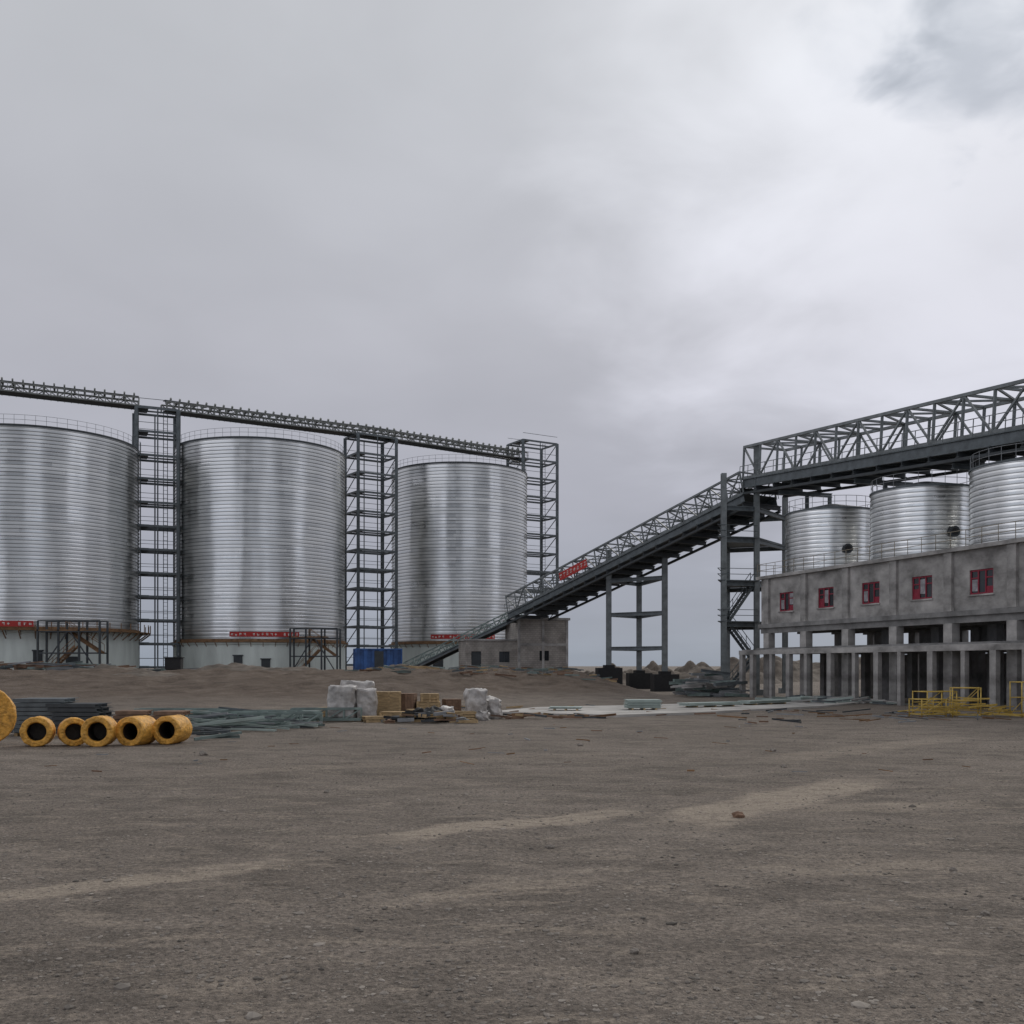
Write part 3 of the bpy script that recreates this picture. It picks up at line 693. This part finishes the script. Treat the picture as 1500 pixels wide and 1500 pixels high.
# ---------------------------------------------------------------- container, generator
def container(x,y,w,d,h,rz,label):
    zb=gh(x,y)+.05
    e=thing('site_container',(x,y,zb),label,'container')
    dd=V((math.cos(rz),math.sin(rz),0));n=V((-math.sin(rz),math.cos(rz),0));O=V((x,y,zb))
    b=MB()
    for side in (-1,1):
        k=int(w/.4)
        for i in range(k):
            s0=-w/2+w*i/k;t=side*(d/2-(0.10 if i%2 else 0.0))
            b.fbox(O,dd,n,s0,s0+w/k*.98,t-.02,t+.02,.15,h-.15)
        k=int(d/.4)
        for i in range(k):
            s0=-d/2+d*i/k;t=side*(w/2-(0.10 if i%2 else 0.0))
            b.fbox(O,dd,n,t-.02,t+.02,s0,s0+d/k*.98,.15,h-.15)
    b.obj('corrugated_wall',M_blue,e)
    b=MB()
    for sx in (-1,1):
        for sy in (-1,1): b.fbox(O,dd,n,sx*w/2-.09,sx*w/2+.09,sy*d/2-.09,sy*d/2+.09,0,h)
    for z in (0,h-.16):
        for sy in (-1,1): b.fbox(O,dd,n,-w/2+.09,w/2-.09,sy*d/2-.07,sy*d/2+.07,z+.003,z+.157)
        for sx in (-1,1): b.fbox(O,dd,n,sx*w/2-.07,sx*w/2+.07,-d/2+.09,d/2-.09,z+.003,z+.157)
    b.obj('frame',M_blue,e)
    b=MB();b.fbox(O,dd,n,-w/2+.05,w/2-.05,-d/2+.05,d/2-.05,h-.1,h-.02);b.obj('roof',M_blue,e)
    b=MB();b.fbox(O,dd,n,-w*.1,w*.1,-d/2-.07,-d/2-.03,.16,h-.3);b.obj('door',M_steeld,e)
container(-14.7,112,4.9,2.4,2.7,0.25,'bright blue corrugated site container on earth bank')
x,y=-33.0,100.0;zb=gh(x,y)
e=thing('generator_box',(x,y,zb),'small black steel generator box on earth bank','generator')
b=MB();b.box((x,y,zb+.75),(1.5,1.2,1.1),.1);b.box((x,y,zb+1.34),(1.7,1.4,.08),.1);b.obj('housing',M_black,e)
b=MB();b.box((x,y,zb+.1),(1.6,.15,.2),.1);b.obj('skid',M_steeld,e)
b=MB();b.tube((x+.4,y,zb+1.3),(x+.4,y,zb+1.75),.06,8);b.obj('exhaust_pipe',M_steeld,e)

# ---------------------------------------------------------------- heaps
def heap(name,x,y,rx,ry,h,m,label,cat,seed=0):
    v=[];f=[];n=40
    for j in range(n+1):
        for i in range(n+1):
            a=(i/n*2-1);b=(j/n*2-1);r=math.sqrt(a*a+b*b)
            k=max(0,1-r**1.4)
            z=h*k*(0.8+0.5*noise.noise(V((a*2.2+seed,b*2.2,seed))))+0.28*h*noise.noise(V((a*7+seed,b*7,0)))*k
            v.append((a*rx,b*ry,z-0.15))
    f=[(j*(n+1)+i,j*(n+1)+i+1,(j+1)*(n+1)+i+1,(j+1)*(n+1)+i) for j in range(n) for i in range(n)]
    me=bpy.data.meshes.new(name);me.from_pydata(v,[],f);me.materials.append(m);me.polygons.foreach_set('use_smooth',[True]*len(f))
    o=bpy.data.objects.new(name,me);COL.objects.link(o);o.location=(x,y,gh(x,y));o['label']=label;o['category']=cat;o['group']='dumped spoil heaps'
for i,(x,y,rx,ry,h) in enumerate(((20,150,7,5,3.4),(27,158,9,6,4.0),(33,150,7,5,3.3),(14.5,146,5,4,2.8),(41,170,12,8,4.8),(9.5,128,4,3,1.4),(62,200,25,10,5),(24,120,5,4,2.2),
    (-26,96,5,2.4,.9),(-20,93,4,2,.7),(-37,95,5,2.4,.8),(-11,97,4,2.2,.7),(-2,98,5,2.2,.8),(3.5,100,3,2,.6),(-30,84,3.5,1.8,.5))):
    heap('soil_heap',x,y,rx,ry,h,M_soil,'heap of dumped grey brown spoil','soil heap',i*3.3)
def scrap(x0,x1,y0,y1,n,m,lmin,lmax,label,hz=0.5,seed=1,name='scrap_steel_pile',th=0.1):
    rn=random.Random(seed);b=MB()
    for i in range(n):
        x=rn.uniform(x0,x1);y=rn.uniform(y0,y1);l=rn.uniform(lmin,lmax);an=rn.gauss(0,0.45)
        k=1-abs((x-(x0+x1)/2)/((x1-x0)/2))**2
        z=gh(x,y)+0.06+hz*k*rn.random();dz=rn.uniform(-.12,.12)*l*.5
        d=V((math.cos(an),math.sin(an),0))*l/2+V((0,0,dz));c=V((x,y,z+abs(dz)))
        w=th*rn.uniform(.5,1.4)
        b.cur=rn.randrange(len(m))
        (b.ibeam if rn.random()<.4 else b.beam)(c-d,c+d,w)
    o=b.obj(name,m,kind='stuff');o['label']=label;o['category']='scrap pile'
scrap(14.2,19.0,84,92,90,[M_steel,M_green,M_conc,M_railg],1,3.5,'tangled pile of grey steel offcuts and rubble',1.9,2,th=.2)
scrap(-60,-36,100,106,150,[M_steel,M_green,M_cardb,M_railg],1,4,'long low pile of steel members by silo base',0.8,3,th=.18)
scrap(-36,-16,104,112,110,[M_steel,M_green,M_railg,M_wood],1,3,'scattered steel members on earth bank',0.5,4,th=.16)
scrap(-16,-8.8,41,46,150,[M_green,M_steel,M_railg,M_sheet],.8,3.2,'low heap of green grey steel profiles',0.5,5,th=.08)
scrap(-5.6,-2.0,45.8,47.6,70,[M_black,M_steeld,M_cardb,M_railg,M_wood],.3,1.1,'dark jumble of fittings and offcuts',0.45,6,th=.11)
scrap(-3,4.5,49,52,50,[M_cardb,M_steeld,M_rust,M_wood],.3,1.4,'small wood and steel debris by apron',0.15,7,th=.08)
scrap(10,24,45,58,70,[M_cardb,M_steeld,M_railg,M_rust],.3,1.5,'small wood and steel debris by apron',0.06,8,th=.06)
scrap(-12,12,24,44,50,[M_cardb,M_railg,M_rust],.08,.5,'thin bits of litter on the earth',0.0,9,name='ground_litter',th=.03)
scrap(-14,9,86,100,130,[M_steel,M_green,M_cardb,M_wood],.4,2.0,'scattered offcuts along earth bank',0.2,11,th=.12)
scrap(18.5,25.5,66,77,70,[M_steel,M_sheet,M_conc],.5,2.2,'construction offcuts on concrete apron',0.3,12,th=.12)
scrap(-10,9,52,64,50,[M_steel,M_cardb,M_wood],.3,1.2,'small offcuts at foot of earth bank',0.05,13,th=.07)
scrap(-9,-4,50.6,52.5,70,[M_steel,M_cardb,M_wood,M_green],.4,1.8,'mixed timber and steel offcuts behind crates',0.8,14,th=.1)
scrap(-20,-10,36,41,60,[M_steel,M_steeld,M_green],.5,2.2,'loose steel offcuts behind coils',0.3,15,th=.09)
scrap(-17,-10,39.5,41,14,[M_sheet],2.5,5.0,'long pale strips lying on the earth',0.05,16,th=.1)
scrap(20.5,25.5,50,54,50,[M_yelp],.6,2.0,'tangle of loose yellow tubes',0.9,17,th=.06)

# ---------------------------------------------------------------- yellow wrapped coils
def coil(x,y,R,r,L,yaw,label,group,name='steel_coil',cat='wrapped coil'):
    z=gh(x,y)+R-0.02
    e=thing(name,(x,y,gh(x,y)),label,cat,group)
    ax=V((math.sin(yaw),-math.cos(yaw),0));sd=V((math.cos(yaw),math.sin(yaw),0));up=V((0,0,1));C=V((x,y,z))
    prof=[(r,-L/2),(r+.03,-L/2-.01),(R-.03,-L/2),(R,-L/2+.03)]+[(R+.006*random.uniform(-1,1),-L/2+.03+(L-.06)*q/5) for q in range(1,5)]+[(R,L/2-.03),(R-.03,L/2),(r+.03,L/2+.01),(r,L/2-.01),(r-.02,L/2-.12)]
    n=96;b=MB();ph=random.random()*60
    for (rr,t) in prof:
        for i in range(n):
            an=2*math.pi*i/n
            w=noise.noise(V((math.cos(an)*3+ph,math.sin(an)*3,t*2)))*.028+noise.noise(V((math.cos(an)*10+ph,math.sin(an)*10,t*5)))*.022
            q=rr*(1+w)
            b.v.append(tuple(C+ax*(t+w*.5)+sd*math.cos(an)*q+up*math.sin(an)*q*(.98)))
    for k in range(len(prof)-1):
        for i in range(n):
            j=(i+1)%n;b.face([k*n+i,k*n+j,(k+1)*n+j,(k+1)*n+i],k not in (2,9))
    b.obj('yellow_wrapping',M_yel,e)
    b=MB();m=48;rr=r*.95
    for t in (-L/2+.04,L/2-.10):
        for i in range(m):
            an=2*math.pi*i/m;b.v.append(tuple(C+ax*t+sd*math.cos(an)*rr+up*math.sin(an)*rr))
    for i in range(m):
        j=(i+1)%m;b.face([i,j,m+j,m+i],True)
    b.face(list(range(m)))
    b.obj('coil_core',M_hole,e)
CGp='yellow wrapped steel coils lying in a row'
for (x,y,yaw,L,R,r) in ((-15.28,33.0,.26,.65,.49,.31),(-14.30,33.4,.50,.6,.47,.29),(-13.32,33.1,.12,.8,.50,.32),(-12.32,33.7,-.16,1.1,.49,.30),(-11.34,34.2,-.10,1.05,.48,.31)):
    coil(x,y,R,r,L,yaw,'yellow plastic wrapped steel coil lying on earth',CGp)
coil(-17.25,33.4,0.98,0.30,.35,0.35,'large orange wrapped reel standing upright on earth',None,'cable_reel','reel')

def profile_stack(x,y,w,d,n,label,m=M_green,rz=0.0,h=.16,grp='stacks of steel channels'):
    zb=gh(x,y);e=thing('steel_profile_stack',(x,y,zb),label,'steel stack',grp)
    rn=random.Random(int(x*10));dd=V((math.cos(rz),math.sin(rz),0));nn=V((-math.sin(rz),math.cos(rz),0))
    for k in (-.35,.35):
        b=MB();b.fbox((x,y,zb),dd,nn,w*k-.06,w*k+.06,-d/2,d/2,-.05,.1);b.obj('timber_bearer',M_wood,e)
    for i in range(n):
        O=V((x+rn.uniform(-.15,.15),y,zb+.1+i*h));ww=w*(1-.12*rn.random())
        b=MB()
        for j in range(3):
            t0=-d/2+d*j/3
            b.fbox(O,dd,nn,-ww/2,ww/2,t0+.03,t0+.05,.01,h*.9);b.fbox(O,dd,nn,-ww/2,ww/2,t0+.05,t0+d/3*.8,.01,.03);b.fbox(O,dd,nn,-ww/2,ww/2,t0+.05,t0+d/3*.8,h*.9-.02,h*.9)
        b.obj('channel_layer',m,e)
profile_stack(-17.6,38.5,2.0,1.6,8,'stack of dark grey steel channels on bearers',M_steel,.05)
profile_stack(-16.0,38.2,1.9,1.4,7,'stack of dark steel channels on bearers',M_steeld,-.1)
profile_stack(-14.3,38.6,1.2,1.2,5,'stack of brown boards on bearers',M_cardb,.1)
profile_stack(-13.0,38.9,1.2,1.2,5,'stack of brown boards on bearers',M_cardb,-.05)
profile_stack(-12.1,46,3.0,1.2,2,'low stack of grey green channels',M_green,.2)
profile_stack(-9.8,46.5,2.4,1.0,3,'low stack of grey green channels',M_green,-.1)

def lattice(x,y,l,w,rz,label):
    zb=gh(x,y)+.05;e=thing('lattice_panel',(x,y,zb),label,'steel lattice','steel lattice panels lying on earth')
    d=V((math.cos(rz),math.sin(rz),0));n=V((-math.sin(rz),math.cos(rz),0));O=V((x,y,zb+.06))
    for k in (-1,1):
        b=MB();b.beam(O-d*l/2+n*k*w/2,O+d*l/2+n*k*w/2,.1);b.beam(O-d*l/2+n*k*w/2+V((0,0,.5)),O+d*l/2+n*k*w/2+V((0,0,.5)),.08);b.obj('chord',M_green,e)
    b=MB();m=int(l/.8)
    for i in range(m+1):
        c=O-d*l/2+d*l*i/m;b.beam(c-n*w/2,c+n*w/2,.06)
        for k in (-1,1):
            b.beam(c+n*k*w/2,c+n*k*w/2+V((0,0,.5)),.05)
            if i<m: b.beam(c+n*k*w/2,c+d*l/m+n*k*w/2+V((0,0,.5)),.05)
    b.obj('lacing',M_green,e)
for (x,y,l,rz) in ((-13.2,43.5,4.5,.1),(-11.2,44.8,4.0,-.15),(-9.7,42.8,3.4,.3),(-14.8,46.5,4.5,-.05),(-8.6,47.5,3.2,.1)):
    lattice(x,y,l,.7,rz,'grey green steel lattice panel lying on earth')

def lump(x,y,w,d,h,m,name,part,label,cat,group,seed,rz=0,pallet=True,k=.12,n=14):
    zb=gh(x,y);e=thing(name,(x,y,zb),label,cat,group);z0=zb+(.14 if pallet else 0)
    import bmesh
    bm=bmesh.new();bmesh.ops.create_cube(bm,size=1);bmesh.ops.subdivide_edges(bm,edges=bm.edges[:],cuts=n,use_grid_fill=True)
    ca,sa=math.cos(rz),math.sin(rz)
    for v in bm.verts:
        c=v.co.copy()
        r=1-0.10*(abs(c.x*2)**4*abs(c.y*2)**4)
        c=V((c.x*w*r,c.y*d*r,c.z*h))
        q=noise.noise_vector(c*1.7+V((seed,0,0)))*k+noise.noise_vector(c*5+V((seed,4,0)))*k*.5
        if v.co.z<-.49: q.z=0
        c+=q;c=V((c.x*ca-c.y*sa,c.x*sa+c.y*ca,c.z+h/2));v.co=c
    me=bpy.data.meshes.new(part);bm.to_mesh(me);bm.free();me.materials.append(m);me.polygons.foreach_set('use_smooth',[True]*len(me.polygons))
    o=bpy.data.objects.new(part,me);COL.objects.link(o);o.parent=e;o.location=(0,0,z0-zb)
    if pallet:
        b=MB();dd=V((ca,sa,0));nn=V((-sa,ca,0));O=V((x,y,zb))
        for q in (-.45,0,.45): b.fbox(O,dd,nn,-w/2,w/2,d*q-.05,d*q+.05,-.03,.10)
        for i in range(7): b.fbox(O,dd,nn,-w/2+w*i/7+.01,-w/2+w*(i+.8)/7,-d/2,d/2,.103,.135)
        b.obj('pallet',M_wood,e)
WG='film wrapped pallet loads'
lump(-8.05,48.6,1.25,1.2,1.5,M_foil,'wrapped_load','plastic_wrapping','white film wrapped load on wooden pallet','wrapped load',WG,1,0,True,.10)
lump(-6.95,48.9,.95,1.1,1.35,M_foil,'wrapped_load','plastic_wrapping','creased white film wrapped load on wooden pallet','wrapped load',WG,5,.15,True,.10)
lump(-7.6,50.6,1.6,1.0,1.65,M_foil,'wrapped_load','plastic_wrapping','tall film wrapped load behind others','wrapped load',WG,35,.1,True,.12)
lump(-1.75,49.5,.95,1.0,1.3,M_foil,'wrapped_load','plastic_wrapping','tall narrow white film wrapped load','wrapped load',WG,9,.2,True,.14)
lump(-.95,50.2,.8,.9,1.0,M_foil,'bulk_bag','bag_cloth','small slumped white bulk bag','bulk bag','white bulk bags',13,-.2,False,.2)
lump(-1.35,48.4,.6,.6,.5,M_foil,'bulk_bag','bag_cloth','small slumped white bulk bag','bulk bag','white bulk bags',19,-.2,False,.2)
lump(-3.0,47.7,.5,.5,.6,M_foil,'bulk_bag','bag_cloth','small slumped white bulk bag','bulk bag','white bulk bags',17,.5,False,.18)
lump(-3.9,47.6,1.3,1.0,.55,M_black,'tarpaulin_cover','tarpaulin','black tarpaulin thrown over low heap','tarpaulin',None,21,.1,False,.25)
def crate(x,y,w,d,h,label,rz=0,m=M_wood,z=0):
    zb=gh(x,y)+z;e=thing('wooden_crate',(x,y,zb),label,'crate','wooden crates in the yard')
    dd=V((math.cos(rz),math.sin(rz),0));n=V((-math.sin(rz),math.cos(rz),0));O=V((x,y,zb))
    b=MB();k=max(4,int(h/.16))
    for i in range(k):
        z0=.12+(h-.12)*i/k;z1=z0+(h-.12)/k*.88
        for t in (-d/2,d/2-.03): b.fbox(O,dd,n,-w/2,w/2,t,t+.03,z0,z1)
        for s in (-w/2,w/2-.03): b.fbox(O,dd,n,s,s+.03,-d/2+.031,d/2-.031,z0,z1)
    b.fbox(O,dd,n,-w/2+.04,w/2-.04,-d/2+.04,d/2-.04,.13,h-.05)
    b.obj('plank_side',m,e)
    b=MB()
    for s in (-w/2+.02,-.05,w/2-.12):
        for t in (-d/2-.03,d/2+.002): b.fbox(O,dd,n,s,s+.1,t,t+.028,0.0,h)
    b.obj('batten',m,e)
    b=MB();kk=int(w/.17)
    for i in range(kk): b.fbox(O,dd,n,-w/2+w*i/kk,-w/2+w*(i+.93)/kk,-d/2-.03,d/2+.03,h+.002,h+.028)
    b.obj('lid',m,e)
    b=MB()
    for t in (-d/2+.08,0,d/2-.08): b.fbox(O,dd,n,-w/2,w/2,t-.05,t+.05,-.03,.11)
    b.obj('skid',m,e)
crate(-6.0,49.9,1.2,1.0,1.3,'pale wooden crate beside wrapped loads',.1)
crate(-5.1,50.2,.75,.9,1.2,'narrow brown crate beside wrapped loads',-.1,M_cardb)
crate(-4.1,50.3,1.15,1.0,.8,'low yellowish wooden crate',.05)
crate(-4.05,50.35,.9,.8,.35,'shallow yellowish crate stacked on another crate',.12,M_wood,.84)
crate(-3.0,50.8,.8,.8,.9,'brown wooden crate beside white bags',.3,M_cardb)
crate(-5.6,48.2,1.1,.8,.4,'low wide pale wooden crate',-.15)
crate(-4.6,48.7,.7,.6,.5,'small pale wooden crate among offcuts',.4)
def pallet(x,y,rz,nst,label):
    zb=gh(x,y);e=thing('pallet_stack',(x,y,zb),label,'pallet','stacks of empty pallets')
    dd=V((math.cos(rz),math.sin(rz),0));nn=V((-math.sin(rz),math.cos(rz),0));rn=random.Random(int(x*9))
    for k in range(nst):
        O=V((x+rn.uniform(-.04,.04),y+rn.uniform(-.04,.04),zb+k*.145));b=MB()
        for q in (-.45,0,.45): b.fbox(O,dd,nn,-.6,.6,q-.05,q+.05,0,.10)
        for i in range(7): b.fbox(O,dd,nn,-.6+1.2*i/7+.01,-.6+1.2*(i+.75)/7,-.5,.5,.103,.125)
        b.obj('pallet',M_wood,e)
pallet(-2.3,48.6,.2,3,'short stack of empty wooden pallets')
pallet(-8.9,50.3,-.2,4,'short stack of empty wooden pallets')
pallet(-6.3,47.3,.4,2,'short stack of empty wooden pallets')

def sheets(x,y,w,d,n,rz,label,m=M_sheet):
    zb=0.11;e=thing('sheet_stack',(x,y,zb),label,'sheet stack','stacks of pale sheets on the apron')
    dd=V((math.cos(rz),math.sin(rz),0));nn=V((-math.sin(rz),math.cos(rz),0));rn=random.Random(int(x*7))
    b=MB()
    for i in range(n):
        q=rn.uniform(-.06,.06);b.fbox(V((x+q,y-q,zb+.1+i*.06)),dd,nn,-w/2,w/2,-d/2,d/2,0,.05)
    b.obj('sheets',m,e)
    b=MB()
    for k in (-.35,0,.35): b.fbox((x,y,zb),dd,nn,w*k-.05,w*k+.05,-d/2,d/2,0,.098)
    b.obj('bearer',M_wood,e)
sheets(7.4,58,1.9,1.2,8,.05,'stack of pale green sheets on apron')
sheets(12.0,62,4.2,1.0,3,.55,'long stack of pale green sheets on apron')
sheets(16.3,66,4.5,1.0,3,.72,'long stack of pale green sheets on apron')
sheets(3.0,57,1.8,1.0,2,-.1,'stack of pale green sheets on apron')
sheets(20.3,71,3.0,1.0,4,.8,'stack of pale green sheets on apron')

def yframe(x,y,w,h,rz,label,d=1.0):
    zb=gh(x,y);e=thing('tubular_frame',(x,y,zb),label,'steel frame','yellow tubular frames in the yard')
    dd=V((math.cos(rz),math.sin(rz),0));n=V((-math.sin(rz),math.cos(rz),0));O=V((x,y,zb))
    for t in (-d/2,d/2):
        b=MB()
        for s in (-w/2,w/2): b.tube(O+dd*s+n*t,O+dd*s+n*t+V((0,0,h)),.032,8)
        for z in (.12,h*.55,h-.03): b.tube(O-dd*w/2+n*t+V((0,0,z)),O+dd*w/2+n*t+V((0,0,z)),.026,8)
        b.tube(O-dd*w/2+n*t+V((0,0,.12)),O+dd*w/2+n*t+V((0,0,h-.03)),.02,6)
        b.obj('frame_panel',M_yelp,e)
    for s in (-w/2,w/2):
        for z in (.12,h-.03):
            b=MB();b.tube(O+dd*s-n*d/2+V((0,0,z)),O+dd*s+n*d/2+V((0,0,z)),.026,8);b.obj('tie_tube',M_yelp,e)
yframe(20.9,51.5,1.4,.9,.25,'low yellow tubular steel frame on earth')
yframe(22.8,51.5,1.3,1.5,-.3,'tall yellow tubular steel frame on earth')
yframe(22.0,53.3,2.0,1.3,.4,'yellow tubular steel frame on earth')
yframe(26.1,51.5,1.6,1.8,.1,'tall yellow tubular steel frame on earth')

# ---------------------------------------------------------------- sky, sun, camera
w=bpy.data.worlds.new('World');scene.world=w;w.use_nodes=True;nt=w.node_tree;N=nt.nodes;L_=nt.links
bg=N['Background'];SUN_EL=math.radians(38);SUN_AZ=math.radians(30)
sunv=V((math.sin(SUN_AZ)*math.cos(SUN_EL),math.cos(SUN_AZ)*math.cos(SUN_EL),math.sin(SUN_EL)))
sky=N.new('ShaderNodeTexSky');sky.sky_type='NISHITA';sky.sun_disc=False;sky.sun_elevation=SUN_EL;sky.sun_rotation=SUN_AZ
tc=N.new('ShaderNodeTexCoord');sp=N.new('ShaderNodeSeparateXYZ');L_.new(tc.outputs['Generated'],sp.inputs[0])
def wm(op,a,b=None,clamp=False):
    n=N.new('ShaderNodeMath');n.operation=op;n.use_clamp=clamp
    for i,x in enumerate((a,b)):
        if x is None: continue
        if isinstance(x,(int,float)): n.inputs[i].default_value=x
        else: L_.new(x,n.inputs[i])
    return n.outputs[0]
def mr(x,a,b,c,d,smooth=False):
    m=N.new('ShaderNodeMapRange')
    if smooth: m.interpolation_type='SMOOTHSTEP'
    for i,k in enumerate((a,b,c,d)): m.inputs[i+1].default_value=k
    L_.new(x,m.inputs[0]);return m.outputs[0]
r=N.new('ShaderNodeValToRGB');e=r.color_ramp.elements
stops=[(0,(0.29,0.335,0.405)),(0.05,(0.335,0.36,0.43)),(0.15,(0.41,0.415,0.475)),(0.3,(0.485,0.488,0.535)),(0.5,(0.525,0.537,0.57)),(1,(0.64,0.65,0.67))]
while len(e)<len(stops): e.new(.5)
for k,(p,c) in enumerate(stops): e[k].position=p;e[k].color=(*c,1)
L_.new(sp.outputs[2],r.inputs[0])
zz=wm('ADD',wm('ABSOLUTE',sp.outputs[2]),0.22)
cb=N.new('ShaderNodeCombineXYZ');L_.new(wm('DIVIDE',sp.outputs[0],zz),cb.inputs[0]);L_.new(wm('DIVIDE',sp.outputs[1],zz),cb.inputs[1])
def wn(scale,det,ro,dist,vec):
    nz=N.new('ShaderNodeTexNoise');nz.inputs['Scale'].default_value=scale;nz.inputs['Detail'].default_value=det;nz.inputs['Roughness'].default_value=ro;nz.inputs['Distortion'].default_value=dist;L_.new(vec,nz.inputs['Vector']);return nz.outputs[0]
n1=wn(1.1,4,.42,.4,cb.outputs[0]);n2=wn(2.8,5,.5,.3,cb.outputs[0]);n4=wn(9.0,4,.5,.3,cb.outputs[0])
cl=mr(n1,.3,.7,.95,1.05);cl=wm('MULTIPLY',cl,mr(n2,.3,.7,.965,1.035))
def lobe(d,c0,c1,na=.05,nn=None):
    dp=N.new('ShaderNodeVectorMath');dp.operation='DOT_PRODUCT';L_.new(tc.outputs['Generated'],dp.inputs[0]);dp.inputs[1].default_value=V(d).normalized()
    dn=wm('ADD',dp.outputs['Value'],wm('MULTIPLY',wm('SUBTRACT',nn or n1,.5),na))
    return mr(dn,c0,c1,0,1,True)
glow=wm('MULTIPLY',lobe((0.46,1,.50),.92,1.0,.10,n2),.58)
glow2=wm('MULTIPLY',lobe((0.10,1,.66),.93,1.0,.08,n2),.06)
mpv=N.new('ShaderNodeMapping');mpv.inputs['Scale'].default_value=(1,1,.25);mpv.inputs['Location'].default_value=(2.3,.7,0);L_.new(tc.outputs['Generated'],mpv.inputs[0])
n3=wn(2.2,2,.5,0,mpv.outputs[0])
behind=mr(sp.outputs[1],.25,-.35,0,1,True)
bmod=wm('MULTIPLY',behind,wm('SUBTRACT',mr(n3,.36,.64,.42,2.3,True),1.0))
dark=wm('ADD',wm('MULTIPLY',lobe((0.452,1,.600),.9965,1.0008,.010,n4),.34),wm('MULTIPLY',lobe((0.36,1,.655),.997,1.0012,.010,n4),.12))
gain=wm('MULTIPLY',cl,wm('MULTIPLY',wm('ADD',1.0,wm('ADD',wm('ADD',glow,glow2),bmod)),wm('SUBTRACT',1.0,dark)))
tint=N.new('ShaderNodeMix');tint.data_type='RGBA';tint.blend_type='MULTIPLY';L_.new(dark,tint.inputs[0]);L_.new(r.outputs[0],tint.inputs[6]);tint.inputs[7].default_value=(.82,.95,1.1,1)
vm=N.new('ShaderNodeVectorMath');vm.operation='SCALE';L_.new(tint.outputs[2],vm.inputs[0]);L_.new(gain,vm.inputs['Scale'])
sk=N.new('ShaderNodeVectorMath');sk.operation='SCALE';L_.new(sky.outputs[0],sk.inputs[0]);sk.inputs['Scale'].default_value=0.07
mx=N.new('ShaderNodeMix');mx.data_type='RGBA';mx.inputs[0].default_value=.95;L_.new(sk.outputs[0],mx.inputs[6]);L_.new(vm.outputs[0],mx.inputs[7])
L_.new(mx.outputs[2],bg.inputs[0]);bg.inputs[1].default_value=1.0
sl=bpy.data.lights.new('sun','SUN');sl.energy=1.0;sl.angle=math.radians(20);sl.color=(1,.95,.87)
so=bpy.data.objects.new('sun',sl);COL.objects.link(so);so.rotation_euler=(-sunv).to_track_quat('-Z','Y').to_euler();so.location=(0,0,80)

cam=bpy.data.cameras.new('camera');co=bpy.data.objects.new('camera',cam);COL.objects.link(co)
co.location=(0,0,2.6);co.rotation_euler=(math.radians(90),0,0);cam.sensor_width=36;cam.lens=36;cam.shift_y=0.15;cam.clip_end=9000;cam.clip_start=.1
scene.camera=co
scene.view_settings.view_transform='Standard'
for o in bpy.data.objects:
    if 'w' in o: del o['w']
